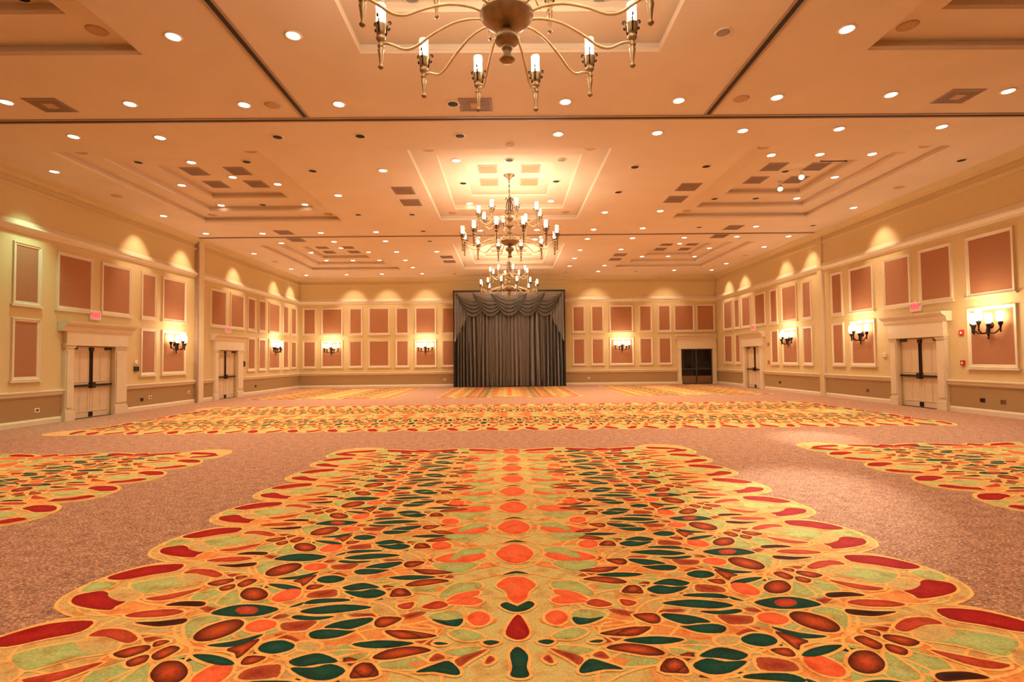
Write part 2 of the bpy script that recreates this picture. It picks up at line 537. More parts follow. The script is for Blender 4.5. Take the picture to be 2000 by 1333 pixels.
    while 3.6 + ks * .64 < y1:
        if not (front and ks < 0):
            band(ell(0, 4.15 + ks * .64, .215, .3, 22), .016, 'H', .0026)
            for sx in (-1, 1):
                band(ell(sx * .41, 4.08 + ks * .64, .27, .17, 22), .016, 'H', .0026)
                band(ell(sx * .3, 3.8 + ks * .64, .34, .13, 22, -sx * .4), .014, 'H', .0026)
            for code, pts in SPINE:
                shape(code, pts, ks * .64)
        ks += 1
    if front:
        for code, pts in FRONT:
            shape(code, pts, 0)
    me = bpy.data.meshes.new(name)
    me.from_pydata(V, [], F)
    at = me.color_attributes.new('Col', 'FLOAT_COLOR', 'POINT')
    at.data.foreach_set('color', [c for q in CO for c in (*q, 1)])
    me.materials.append(M['print'])
    return me

front_me = strip('carpet_medallion_front', .9, 8.62, 3, front=True)
side_me = strip('carpet_medallion_side', .9, 8.62, 2)
mid_me = strip('carpet_medallion_long', -9.3, 9.3, 2)
back_me = strip('carpet_medallion_back', 21.3, 28.4, 2)
for me, loc, rz, sc in ((front_me, (.04, 0, 0), 0, 1), (side_me, (-7.5, 0, 0), 0, 1), (side_me, (7.72, 0, 0), 0, 1), (mid_me, (.1, 14.45, 0), pi / 2, 1.12),
                        (back_me, (.04, 0, 0), 0, 1), (back_me, (-7.5, 0, 0), 0, 1), (back_me, (7.72, 0, 0), 0, 1)):
    o = link('carpet_medallion', me, fl, loc)
    o.rotation_euler = (0, 0, rz)
    o.scale = (sc, 1, 1)

# ------------------------------------------------------------------ ceiling with stepped coffers
cb = MB()
xs = sorted([XL, XR] + [c + s * COF[0][0] for c in COF_X for s in (-1, 1)])
ys = sorted([YR, YB] + [c + s * COF[0][1] for c in COF_Y for s in (-1, 1)])
for i in range(len(xs) - 1):
    for j in range(len(ys) - 1):
        if i % 2 and j % 2:
            continue
        cb.add([(xs[i], ys[j], H), (xs[i + 1], ys[j], H), (xs[i + 1], ys[j + 1], H), (xs[i], ys[j + 1], H)], [(0, 1, 2, 3)])
for cx in COF_X:
    for cy in COF_Y:
        z = H
        for k, (hx, hy) in enumerate(COF):
            z2 = z + S1
            rect = lambda a, b, zz: [(cx - a, cy - b, zz), (cx + a, cy - b, zz), (cx + a, cy + b, zz), (cx - a, cy + b, zz)]
            cb.add(rect(hx, hy, z) + rect(hx, hy, z2), [(q, (q + 1) % 4, 4 + (q + 1) % 4, 4 + q) for q in range(4)])
            if k < 2:
                nx, ny = COF[k + 1]
                cb.add(rect(hx, hy, z2) + rect(nx, ny, z2), [(q, (q + 1) % 4, 4 + (q + 1) % 4, 4 + q) for q in range(4)])
            else:
                cb.add(rect(hx, hy, z2), [(0, 1, 2, 3)])
            z = z2
ceil = struct(cb.build('ceiling', 'ceiling'))
roof = struct(MB().box(XL - .3, XR + .3, YR - .3, YB + .3, H + 3 * S1 + .02, H + 3 * S1 + .2).build('ceiling_slab', 'ceiling'))
for cx in COF_X:
    for cy in COF_Y:
        for k, (hx, hy) in enumerate(COF):
            wd = (.05, .03, .03)[k]
            prof = [(0, 0), (-wd * .4, 0), (-wd * .7, -.03), (-wd, -.04), (-wd, -.06), (0, -.06)]
            T = Matrix.Translation((cx, cy, H + k * S1)) @ basis((1, 0, 0), (0, 1, 0), (0, 0, -1), (0, 0, 0))
            MB().ring(-hx, hx, -hy, hy, prof, T).build('coffer_moulding', 'ceiling', ceil)

# folding partition tracks in the ceiling and their pocket jambs at the walls
def track(x0, x1, y0, y1, n):
    along_x = (x1 - x0) > (y1 - y0)
    t = struct(empty('trim_%d' % n, ((x0 + x1) / 2, (y0 + y1) / 2, H)))
    t['label'] = 'dark partition track slot let into the ceiling'
    mx, my = (x0 + x1) / 2, (y0 + y1) / 2
    MB().box(x0 - mx, x1 - mx, y0 - my, y1 - my, -.012, .0).build('slot', 'slot', t)
    for s in (-1, 1):
        if along_x:
            MB().box(x0 - mx, x1 - mx, s * .06 - .02, s * .06 + .02, -.016, 0).build('track_edge', 'sloted', t)
        else:
            MB().box(s * .06 - .02, s * .06 + .02, y0 - my, y1 - my, -.016, 0).build('track_edge', 'sloted', t)
track(XL, XR, 10.0, 10.08, 1)
track(XL, XR, 19.62, 19.7, 2)
track(-3.83, -3.75, YR, 9.92, 3)
track(3.81, 3.89, YR, 9.92, 4)
jb = struct(empty('trim_5', (XL, 20.0, 0)))
jb['label'] = 'tall slim pocket jamb of the folding partition'
MB().box(0, .13, -.2, -.15, 0, H).build('jamb_edge', 'sloted', jb)
MB().box(0, .10, -.15, -.12, 0, H).build('jamb_recess', 'slot', jb)
MB().box(0, .13, -.12, .2, 0, H).build('jamb_post', 'trim', jb)
jb = struct(empty('trim_6', (XR, 19.72, 0)))
jb['label'] = 'flush pocket door strip of the folding partition'
MB().box(-.06, 0, -.14, .14, 0, H).build('jamb_post', 'wall', jb)
MB().box(-.08, 0, -.17, -.14, 0, H).build('jamb_edge', 'trim', jb)

# ------------------------------------------------------------------ walls
DOORS = {'L': [(14.25, 15.73), (21.3, 22.8)], 'R': [(14.36, 15.84), (24.54, 26.02)], 'B': [(9.69, 11.46)]}
DH = 1.98
def wall(name, T, a, b, openings):
    mb = MB()
    cur = a
    for o0, o1 in openings:
        mb.box(cur, o0, 0, H, -.22, 0, T)
        mb.box(o0, o1, DH, H, -.22, 0, T)
        cur = o1
    mb.box(cur, b, 0, H, -.22, 0, T)
    return struct(mb.build(name, 'wall'))
wl = wall('wall_left', TL, YR - .2, YB + .2, DOORS['L'])
wr = wall('wall_right', TR, YR - .2, YB + .2, DOORS['R'])
wb = wall('wall_back', TB, XL, XR, DOORS['B'])
wn = struct(MB().box(XL, XR, 0, H, -.22, 0, TN).build('wall_near', 'wall'))

RAIL = [(.62 + .06, 0), (.70, .02), (.72, .05), (.78, .06), (.80, .085), (.83, .085), (.84, 0)]
BASE = [(0, 0), (0, .035), (.10, .035), (.13, .022), (.15, 0)]
CORN = [(4.66, 0), (4.67, .03), (4.72, .04), (4.76, .09), (4.80, .12), (4.84, .12), (4.86, .05), (4.95, .035), (4.97, 0)]
CROWN2 = [(5.70, 0), (5.72, .05), (5.77, .06), (5.78, 0)]
CROWN3 = [(5.92, 0), (5.95, .06), (6.02, .10), (6.08, .2), (6.13, .24), (6.13, 0)]
def runs(a, b, cuts):
    cur, out = a, []
    for c0, c1 in cuts:
        out.append((cur, c0))
        cur = c1
    out.append((cur, b))
    return out
def wall_trim(parent, T, a, b, cuts, side):
    sw = lambda prof: [(z, h) for z, h in prof]
    rail, base, wn_ = MB(), MB(), MB()
    for c0, c1 in runs(a, b, cuts):
        rail.prism(sw(RAIL), c0, c1, T)
        base.prism(sw(BASE), c0, c1, T)
        wn_.box(c0, c1, .15, .68, 0, .008, T)
    rail.build('chair_rail', 'trim', parent)
    wn_.build('wainscot', 'wains', parent)
    struct(base.build('baseboard_' + side, 'trim'))
    MB().prism(sw(CORN), a, b, T).build('cornice', 'trim', parent)
    MB().prism(sw(CROWN2), a, b, T).build('picture_moulding', 'frieze', parent)
    MB().prism(sw(CROWN3), a, b, T).build('crown_moulding', 'frieze', parent)
CW = .28
cutL = [(DOORS['L'][0][0] - CW, DOORS['L'][0][1] + CW + .2), (19.8, 20.2), (DOORS['L'][1][0] - .18, DOORS['L'][1][1] + CW + .2)]
cutR = [(DOORS['R'][0][0] - CW, DOORS['R'][0][1] + CW), (19.55, 19.86), (DOORS['R'][1][0] - CW, DOORS['R'][1][1] + CW)]
wall_trim(wl, TL, YR, YB, cutL, 'left')
wall_trim(wr, TR, YR, YB, cutR, 'right')
wall_trim(wb, TB, XL, XR, [(DOORS['B'][0][0] - .22, DOORS['B'][0][1] + .22)], 'back')

# framed fabric wall panels
FP = [(0, 0), (0, .012), (.015, .03), (.05, .032), (.065, .045), (.085, .045), (.095, 0)]
U0, U1, L0, L1 = 3.02, 4.34, 1.20, 2.52
def panel(parent, T, a, b, z0, z1):
    fr = MB().ring(a, b, z0, z1, FP, T).build('panel_frame', 'trim', parent)
    MB().box(a, b, z0, z1, 0, .018, T).build('fabric_infill', 'fabric', fr)
    MB().box(a - .13, b + .13, z0 - .135, z0 - .09, 0, .06, T).build('panel_sill', 'trim', fr)
for a, b in ((12.61, 13.19), (13.83, 14.85), (15.33, 16.36), (16.99, 17.55), (18.02, 19.16), (20.93, 21.94), (22.4, 23.41), (23.9, 24.45), (24.96, 25.5), (26.0, 27.1), (27.65, 28.17), (28.66, 29.2)):
    panel(wl, TL, a, b, U0, U1)
for a, b in ((12.61, 13.19), (16.99, 17.55), (18.02, 19.16), (23.9, 24.45), (24.96, 25.5), (26.0, 27.1), (27.65, 28.17), (28.66, 29.2)):
    panel(wl, TL, a, b, L0, L1)
for a, b in ((27.7, 28.6), (26.8, 27.25), (25.58, 26.38), (24.12, 24.99), (23.02, 23.5), (21.47, 22.49), (20.43, 20.92), (18.53, 19.01), (16.95, 17.97), (15.38, 16.32), (13.93, 14.88), (12.2, 13.32)):
    panel(wr, TR, a, b, U0 + .02, U1 + .04)
for a, b in ((27.75, 28.6), (26.8, 27.22), (23.02, 23.48), (21.48, 22.48), (20.43, 20.93), (18.51, 19.01), (16.93, 17.97), (12.2, 13.34)):
    panel(wr, TR, a, b, L0 + .05, L1 + .06)
SC_B = []
for a, b in ((-11.36, -10.8), (-10.33, -9.31), (-8.79, -8.21), (-7.71, -6.7), (-6.19, -5.62), (-5.11, -4.09), (-3.6, -3.03), (3.7, 4.25), (4.75, 5.3), (5.79, 6.96), (7.46, 8.02), (8.52, 9.09)):
    panel(wb, TB, a, b, 3.05, 4.38)
    panel(wb, TB, a, b, 1.22, 2.55)
panel(wb, TB, 9.42, 10.4, 3.05, 4.38)
panel(wb, TB, 10.68, 11.55, 3.05, 4.38)

# ------------------------------------------------------------------ doors
def entablature(T, a, b, z0, z1, d, parent, over=.16):
    """frieze board with stepped crown; local x along the wall"""
    e = MB().box(a, b, z0, z1 - .26, 0, d, T).build('frieze_board', 'trim', parent)
    pr = [(z1 - .26, 0), (z1 - .26, d + .02), (z1 - .20, d + .04), (z1 - .14, d + .05), (z1 - .08, d + .14), (z1 - .04, d + .17), (z1, d + .18), (z1, 0)]
    MB().prism(pr, a - over, b + over, T).build('crown', 'trim', parent)
    MB().box(a - .04, b + .04, z0 - .03, z0 + .02, 0, d + .03, T).build('bead', 'trim', parent)

def panelled_door(n, T, o0, o1, label, wide=0, crown=2.62, wide_side=1):
    root = struct(empty('door_%d' % n, tuple(T @ Vector(((o0 + o1) / 2, 0, 0)))))
    root['label'] = label
    # local matrix relative to the root
    R = Matrix.Translation(-root.location) @ T
    for s in (-1, 1):
        x = o0 if s < 0 else o1
        ext = CW + (wide if s == wide_side else 0)
        a, b = (x - ext, x) if s < 0 else (x, x + ext)
        MB().box(a, b, 0, DH + .06, 0, .09, R).build('casing', 'trim', root)
        MB().box(a + .03, b - .03, .34, DH - .12, .09, .115, R).build('pilaster_face', 'trim', root)
        MB().box(a - .02, b + .02, 0, .24, 0, .12, R).build('plinth_block', 'trim', root)
        MB().box(a - .02, b + .02, DH - .06, DH + .03, 0, .12, R).build('pilaster_cap', 'trim', root)
    ea, eb = (o0 - CW - (wide if wide_side < 0 else 0), o1 + CW + (wide if wide_side > 0 else 0))
    entablature(R, ea, eb, DH + .04, crown, .12, root)
    mid = (o0 + o1) / 2
    for a, b, s in ((o0 + .012, mid - .004, -1), (mid + .004, o1 - .012, 1)):
        leaf = MB().box(a, b, .012, DH - .012, -.10, -.055, R).build('door_leaf', 'door', root)
        for z0, z1 in ((.20, .80), (1.02, 1.80)):
            for p0, p1 in ((a + .10, (a + b) / 2 - .035), ((a + b) / 2 + .035, b - .10)):
                MB().ring(p0, p1, z0, z1, [(0, -.055), (0, -.048), (.012, -.043), (.03, -.045), (.035, -.055)], R).build('panel_moulding', 'door', leaf)
        MB().box(a + .05, b - .02, .87, .925, -.055, .03, R).build('panic_bar', 'dark_metal', leaf)
        inner = b - .03 if s < 0 else a + .03
        MB().box(inner - .03, inner + .03, .82, .98, -.055, .05, R).build('latch_case', 'dark_metal', leaf)
        MB().box(inner - .011, inner + .011, .98, DH - .03, -.055, -.02, R).build('latch_rod', 'dark_metal', leaf)
        MB().box(inner - .03, inner + .03, DH - .13, DH - .03, -.055, -.005, R).build('top_latch', 'dark_metal', leaf)
        MB().box(inner - .02, inner + .02, .03, .16, -.055, -.015, R).build('foot_bolt', 'dark_metal', leaf)
        o_ = a + .12 if s < 0 else b - .12
        MB().box(o_ - .10, o_ + .10, DH - .09, DH - .03, -.055, .0, R).build('door_closer', 'grey_metal', leaf)
    MB().box(o0, o1, 0, .014, -.16, .01, R).build('threshold', 'dark_metal', root)
    return root
panelled_door(1, TL, *DOORS['L'][0], 'cream double door with dark panic bars under an exit sign beside the partition jamb', .2)
panelled_door(2, TL, *DOORS['L'][1], 'cream double door with dark panic bars between partition jamb and corner sconce', .2)
panelled_door(3, TR, *DOORS['R'][0], 'cream double door with crowned surround between two candle sconces', .0, 2.66)
panelled_door(4, TR, *DOORS['R'][1], 'cream double door with crowned surround next to the dark glass door', .0, 2.66)
# dark glazed door in the back wall
o0, o1 = DOORS['B'][0]
root = struct(empty('door_5', ((o0 + o1) / 2, YB, 0)))
root['label'] = 'black glazed double door with bronze kick plates'
R = Matrix.Translation(-root.location) @ TB
for a, b in ((o0 - .2, o0), (o1, o1 + .2)):
    MB().box(a, b, 0, DH + .04, 0, .08, R).build('casing', 'trim', root)
    MB().box(a - .02, b + .02, 0, .2, 0, .1, R).build('plinth_block', 'trim', root)
entablature(R, o0 - .2, o1 + .2, DH + .02, 2.78, .08, root, .1)
mid = (o0 + o1) / 2
for a, b in ((o0 + .01, mid - .003), (mid + .003, o1 - .01)):
    leaf = MB().ring(a + .035, b - .035, .05, DH - .05, [(0, -.12), (.035, -.12), (.035, -.07), (0, -.07)], R).build('door_leaf', 'grey_metal', root)
    MB().box(a + .035, b - .035, .46, DH - .05, -.105, -.095, R).build('glass_pane', 'glassblack', leaf)
    MB().box(a + .035, b - .035, .05, .46, -.105, -.08, R).build('kick_plate', 'kick', leaf)
    MB().box(a + .035, b - .035, .82, .87, -.095, -.03, R).build('push_bar', 'grey_metal', leaf)
struct(MB().box(o0 - .3, o1 + .3, 0, 2.3, -.5, -.45, TB).build('wall_dark_void', 'black'))  # black sheet standing in for the darkness behind the glazed door

# ------------------------------------------------------------------ exit signs
def text_mesh(body, size, depth, material):
    cu = bpy.data.curves.new('exit_text', 'FONT')
    cu.body = body
    cu.size = size
    cu.extrude = depth
    cu.align_x, cu.align_y = 'CENTER', 'CENTER'
    tmp = bpy.data.objects.new('exit_text', cu)
    C.objects.link(tmp)
    dg = bpy.context.evaluated_depsgraph_get()
    me = bpy.data.meshes.new_from_object(tmp.evaluated_get(dg))
    bpy.data.objects.remove(tmp)
    me.materials.clear()
    me.materials.append(M[material])
    return me
exit_me = text_mesh('EXIT', .16, .004, 'exit')
def exit_sign(T, x, z, label, mirror):
    loc = T @ Vector((x, z, 0))
    root = tag(empty('exit_sign', tuple(loc)), label, 'exit sign', 'exit signs above the double doors')
    R = Matrix.Translation(-loc) @ T @ Matrix.Translation((x, z, 0))
    MB().box(-.19, .19, -.13, .13, 0, .06, R).build('housing', 'white', root)
    MB().box(-.165, .165, -.105, .105, .06, .064, R).build('sign_face', 'exitface', root)
    MB().box(-.03, .03, .13, .16, 0, .05, R).build('bracket', 'white', root)
    t = link('lettering', exit_me, root)
    t.matrix_local = R @ Matrix.Translation((0, 0, .066)) @ (Matrix.Rotation(pi, 4, 'Y') @ Matrix.Scale(1, 4) if mirror else Matrix.Identity(4))
exit_sign(TL, 15.0, 2.86, 'red lit exit sign over the door next to the partition jamb', False)
exit_sign(TL, 22.1, 2.84, 'red lit exit sign over the door beyond the partition jamb', False)
exit_sign(TR, 15.1, 2.88, 'red lit exit sign over the door between two candle sconces', True)
exit_sign(TR, 25.2, 2.88, 'red lit exit sign over the door next to the dark glass door', True)

# ------------------------------------------------------------------ downlights
def snap(x):
    g = min((-10.8, -8.8, -7.1, -6.7, -4.7, -3.0, -.95, 1.08, 3.12, 4.85, 6.85, 8.85, 10.85), key=lambda q: abs(q - x))
    return g if abs(g - x) < .15 else x
LIT = [(4.77,7.33),(-3.01,7.4),(-4.79,7.41),(8.78,9.12),(6.79,9.22),(-8.86,9.27),(4.77,9.29),(-6.83,9.37),(3.07,9.38),(1.05,9.4),(-4.78,9.43),(-3.01,9.43),(8.82,10.55),(4.8,10.67),(-8.84,10.72),(3.09,10.75),(1.06,10.77),(-7.09,10.8),(-2.98,12.79),(-4.67,14.71),(10.82,16.37),(4.85,16.55),(-10.8,16.64),(3.14,16.66),(8.83,18.63),(4.85,18.75),(1.13,18.85),(3.16,18.87),(-.9,18.88),(-4.66,18.96),(-10.78,18.98),(-6.71,19.02),(-8.76,19.05),(8.87,20.2),(10.89,20.22),(6.9,20.3),(4.88,20.31),(1.16,20.35),(3.16,20.36),(-4.61,20.45),(-6.66,20.48),(-8.76,20.63),(10.9,22.16),(4.93,22.39),(3.2,22.46),(-4.62,22.5),(-2.88,22.52),(-10.69,22.6),(3.19,24.32),(-4.6,24.43),(10.9,26.05),(4.93,26.27),(3.2,26.33),(-4.57,26.34),(-10.69,26.47),(8.89,27.92),(10.9,27.95),(4.92,28.08),(-4.55,28.29),(-6.57,28.3),(-8.6,28.36),(-10.68,28.47)]
LITC = [(6.36,12.52),(7.52,12.5),(8.78,12.5),(-7.59,12.7),(-1.21,12.71),(8.88,14.12),(-6.22,14.33),(-8.83,14.35),(8.88,16.01),(1.36,16.09),(-6.2,16.22),(-8.78,16.24),(-1.14,16.27),(8.96,23.29),(-6.15,23.49),(-8.72,23.52),(7.68,25.08),(6.43,25.09),(8.98,25.21),(-8.67,25.38),(-6.14,25.43),(-7.42,25.44)]
LITT = [(-7.5,14.45),(6.57,14.62),(7.7,23.43),(-7.45,23.73)]
BLUE = [(6.8,10.62),(-10.86,12.69)]
DARK = [(-.98,9.45),(-3.06,10.8),(-4.74,10.81),(-.95,10.82),(10.82,12.41),(4.83,12.68),(3.1,12.69),(-4.72,12.78),(3.11,14.62),(-4.71,16.69),(-2.92,16.72),(10.81,18.57),(6.84,18.69),(-2.91,18.92),(-2.91,20.52),(6.94,28.07),(3.21,28.16),(-2.82,28.43)]
DARKC = [(-6.36,6.87),(-8.84,12.67),(-6.26,12.69),(.08,12.71),(1.36,14.28),(-1.18,14.38),(6.35,15.99),(7.61,15.99),(-7.49,16.22),(1.42,23.6)]
DARKT = [(7.66,14.34)]
GREY = [(3.07,7.39)]
GREYC = [(-1.24,6.93),(1.28,6.94),(1.35,12.73)]
FRONT_ADDED_LIT = [(-4.8, 3.2), (-3.0, 3.2), (3.1, 3.2), (4.8, 3.2), (-4.8, .6), (-3.0, .6), (3.1, .6), (4.8, .6), (10.85, 8.8)]  # unseen front-bay downlights, added only for the light they give

ring_me = MB().lathe([(.088, -.001), (.088, -.006), (.104, -.016), (.122, -.012), (.126, -.001)], 24, cap=False).mesh('trim_ring', 'ring')
dish_me = MB().lathe([(.09, -.009), (.075, -.004), (.07, -.003)], 24, cap=False).mesh('reflector', 'ring')
def lens_mesh(material):
    return MB().lathe([(.092, -.010), (.088, -.012), (.05, -.0135), (.002, -.014)], 20).mesh('lamp_lens', material)
LENS = {k: lens_mesh(k) for k in ('lens', 'lens_blue', 'black', 'off')}

def spot(parent, energy, color, size, blend, direction=(0, 0, -1), z=-.05):
    ld = bpy.data.lights.new('lamp_beam', 'SPOT')
    ld.energy, ld.color, ld.spot_size, ld.spot_blend, ld.shadow_soft_size = energy, color, size, blend, .08
    o = link('lamp_beam', ld, parent, (0, 0, z))
    o.rotation_euler = Vector(direction).to_track_quat('-Z', 'Y').to_euler()
    return o

def downlight(x, y, z, lens, label, group, energy=0, color=WARM):
    root = tag(empty('recessed_downlight', (x, y, z)), label, 'ceiling light', group)
    link('trim_ring', ring_me, root)
    link('lamp_lens', LENS[lens], root)
    if energy:
        energy *= 1.4 if y > 19.66 else 1.0       # the bay by the curtain is turned up
        d_wall, out = None, None
        if x < -10.3: d_wall, out = x - XL, (-1, 0)
        elif x > 10.3: d_wall, out = XR - x, (1, 0)
        elif y > 27.5: d_wall, out = YB - y, (0, 1)
        if color[1] > .95:
            spot(root, energy, color, RAD(64), 1, (-.62, .2, -3.6) if x < 0 else (0, 0, -1))
        elif out and abs(x) < 11.2:
            upper = math.atan2(d_wall, .50)
            half = RAD(32)
            t = upper - half
            spot(root, WASH_W, color, 2 * half, .8, (out[0] * sin(t), out[1] * sin(t), -cos(t)))
            spot(root, energy * .35, color, RAD(70), .8)
        else:
            spot(root, energy, color, RAD(104), .9)
    return root
def zone(x, y):
    bay = 'before the front track' if y < 10.04 else 'between the tracks' if y < 19.66 else 'beyond the rear track'
    side = 'on the pocket jamb side' if x < -3.8 else 'on the alarm box side' if x > 3.85 else 'in the chandelier row'
    return bay + ' ' + side
def light_set(pts, kx, z, lens, look, where, energy=0):
    for x, y in pts:
        x, y = (snap(x), y) if kx == 1 else (x * kx, y * kx)
        wash = energy and kx == 1 and (abs(x) > 10.3 or y > 27.5)
        if wash:
            near = 'the pocket jamb wall' if x < -10.3 else 'the alarm box wall' if x > 10.3 else 'the curtain wall'
            lb = 'lit downlight throwing a light scallop on ' + near
            if abs(x) > 10.3:
                lb += (' short of' if y < 19.66 else ' beyond') + ' the rear track'
        else:
            lb = '%s %s %s' % (look, where, zone(x, y))
        downlight(x, y, z, lens, lb, lb.replace('downlight', 'downlights'), energy)
light_set(LIT + FRONT_ADDED_LIT, 1, H, 'lens', 'lit downlight', 'in flat ceiling', DOWN_W)
light_set(LITC, 1.02, H + 2 * S1, 'lens', 'lit downlight', 'on coffer step', DOWN_W)
light_set(LITT, 1, H + 3 * S1, 'lens', 'lit downlight', 'in coffer top', DOWN_W)
downlight(*BLUE[0], H, 'lens_blue', 'cool bluish lit downlight near the front partition track', None, DOWN_W, (.75, .9, 1))
downlight(*BLUE[1], H, 'lens_blue', 'cool bluish lit downlight close to the wall with olive looking panels', None, DOWN_W * 2.0, (.5, 1, .7))
light_set(DARK, 1, H, 'black', 'unlit black downlight', 'in flat ceiling')
light_set(DARKC, 1.02, H + 2 * S1, 'black', 'unlit black downlight', 'on coffer step')
light_set(DARKT, 1, H + 3 * S1, 'black', 'unlit black downlight', 'in coffer top')
light_set(GREY, 1, H, 'off', 'unlit grey downlight', 'in flat ceiling')
light_set(GREYC, 1.02, H + 2 * S1, 'off', 'unlit grey downlight', 'on coffer step')

# ceiling speakers
spk_me = MB().lathe([(.002, -.012), (.09, -.014), (.13, -.010), (.14, -.001)], 24).mesh('speaker_grille', 'vent2')
for x, y, z in [(q[0], q[1], H) for q in ((4.23, 9.34), (-4.2, 9.46), (10.85, 14.43), (-10.79, 14.63), (10.9, 24.04), (-10.73, 24.53))] + \
        [(q[0], q[1], H + S1) for q in ((5.85, 7.5), (-5.85, 7.5), (9.6, 11.9), (5.9, 11.9), (-9.6, 11.9), (1.92, 11.9), (-5.8, 11.9), (-1.76, 11.9), (5.9, 17.15), (1.92, 17.15), (-5.8, 17.15), (-9.55, 17.15), (-1.76, 17.15))]:
    o = link('ceiling_speaker', spk_me, None, (x, y, z))
    tag(o, 'round beige speaker grille in ceiling ' + zone(x, y), 'speaker', 'round speakers ' + zone(x, y))
sd = tag(MB().lathe([(.08, 0), (.085, -.02), (.06, -.05), (.03, -.07), (.004, -.072)], 18).build('smoke_detector', 'white', None, (.09, 11.3, H)), 'small white domed smoke detector between coffer and partition track', 'smoke detector')

# ceiling vents
def vent(x, y, z, hx, hy, material, label, group, centre=False):
    label, group = label + ' ' + zone(x, y), group + ' ' + zone(x, y)
    v = tag(empty('ceiling_vent', (x, y, z)), label, 'vent', group)
    MB().ring(-hx + .05, hx - .05, -hy + .05, hy - .05, [(0, 0), (.05, 0), (.05, -.008), (0, -.014)]).build('vent_frame', material, v)
    core = MB()
    for k in range(7):
        t = -hy + .08 + (2 * hy - .16) * k / 6
        core.box(-hx + .05, hx - .05, t - .022, t + .022, -.010, -.003)
    core.box(-hx + .05, hx - .05, -hy + .05, hy - .05, -.003, -.001)
    core.build('louvre_core', material, v)
    if centre:
        MB().box(-.09, .09, -.09, .09, -.02, -.008).build('centre_plate', 'vent2', v)
for x, y in ((8.11, 9.3), (-8.14, 9.4), (-.54, 9.5)):
    vent(x, y, H, .3, .26, 'vent', 'square vent with centre plate', 'plated vents', True)
for x, y in ((4.95, 14.24), (-2.8, 14.35), (4.95, 15.35), (-2.8, 15.46), (8.11, 18.78), (-7.99, 18.95), (8.14, 20.1), (-8.01, 20.11), (5.07, 23.62), (-2.72, 23.78), (5.07, 24.7), (-2.71, 24.87)):
    vent(x, y, H, .28, .32, 'vent', 'grey square vent in flat ceiling', 'square vents')
for cx in COF_X:
    for cy in COF_Y[1:]:
        for sx in (-.57, .57):
            for sy in (-.5, .55):
                vent(cx + sx, cy + sy, H + 3 * S1, .26, .3, 'vent2' if cx == COF_X[1] else 'vent', 'square vent in coffer top', 'coffer vents')

# two bright accent spotlights on a bar in the right hand coffer
def spotlight(x, y, z, target, watt, label):
    root = tag(empty('track_spotlight', (x, y, z)), label, 'spotlight', 'bright accent spotlights in the coffer')
    MB().lathe([(.05, 0), (.05, -.02), (.02, -.03), (.015, -.14)], 12).build('mount', 'ring', root)
    d = (Vector(target) - Vector((x, y, z - .18))).normalized()
    aim = d.to_track_quat('-Z', 'Y').to_matrix().to_4x4()
    aim.translation = (0, 0, -.18)
    MB().lathe([(.04, .10), (.06, .08), (.07, -.06), (.075, -.08)], 16, aim).build('lamp_head', 'white', root)
    MB().lathe([(.068, -.081), (.05, -.084), (.003, -.086)], 16, aim).build('lamp_lens', 'lens', root)
    ld = bpy.data.lights.new('lamp_beam', 'SPOT')
    ld.energy, ld.color, ld.spot_size, ld.spot_blend, ld.shadow_soft_size = watt, (1, .88, .72), RAD(13), 1, .05
    o = link('lamp_beam', ld, root, tuple(Vector((0, 0, -.18)) + d * .12))
    o.rotation_euler = d.to_track_quat('-Z', 'Y').to_euler()
spotlight(8.05, 14.25, H + 3 * S1, (3.1, 5.6, 0), 10000, 'bright white accent spotlight hanging under the bar in the coffer')
spotlight(7.95, 15.2, H + 3 * S1, (5.6, 9.7, 0), 4000, 'bright white accent spotlight hanging behind the bar in the coffer')
br = tag(empty('ceiling_bar', (8.35, 13.3, H + 3 * S1)), 'thin dark bar hung below the coffer with the accent spotlights', 'bar')
MB().tube([(-.35, 0, -.12), (.35, 0, -.12)], .012).build('rod', 'iron', br)
for s in (-.3, .3):
    MB().tube([(s, 0, 0), (s, 0, -.12)], .008).build('hanger', 'iron', br)

# ------------------------------------------------------------------ candle lamps, chandeliers, sconces
def spiral(x, z, r, sx, n=9):
    return [(x + sx * (r * (1 - .08 * k) * cos(pi * .9 - k * .62)), 0, z + r * (1 - .08 * k) * sin(pi * .9 - k * .62)) for k in range(n)]
LAMP_STEM = [(.004, -.262), (.026, -.245), (.03, -.232), (.016, -.215), (.014, -.20), (.024, -.12), (.034, -.06), (.02, -.045), (.034, -.03), (.036, -.015), (.02, 0), (.024, .02), (.04, .035), (.05, .055), (.046, .075), (.024, .09), (.034, .10), (.05, .12), (.052, .19), (.058, .20), (.03, .205)]
stem_me = MB().lathe(LAMP_STEM, 12).mesh('candle_stem', 'brass')
shade_me = MB().lathe([(.045, .195), (.05, .22), (.05, .40), (.046, .405)], 14, cap=False).mesh('glass_chimney', 'glass')
bulb_me = MB().lathe([(.014, .20), (.03, .22), (.038, .25), (.03, .285), (.014, .315), (.002, .33)], 10).mesh('bulb', 'bulb')
sc_ = MB()
for k in range(3):
    T = Matrix.Rotation(2 * pi * k / 3 + .4, 4, 'Z')
    sc_.tube([(.05, 0, .10), (.06, 0, .17), (.065, 0, .225), (.078, 0, .25), (.097, 0, .252), (.102, 0, .235), (.09, 0, .226)], .009, 5, T)
    sc_.tube([(.06, 0, .17), (.085, 0, .16), (.092, 0, .175), (.08, 0, .185)], .008, 5, T)
scroll_me = sc_.mesh('iron_scroll', 'iron')

def point(parent, loc, energy, radius=.04):
    ld = bpy.data.lights.new('candle_light', 'POINT')
    ld.energy, ld.color, ld.shadow_soft_size = energy, CANDLE, radius
    return link('candle_light', ld, parent, loc)

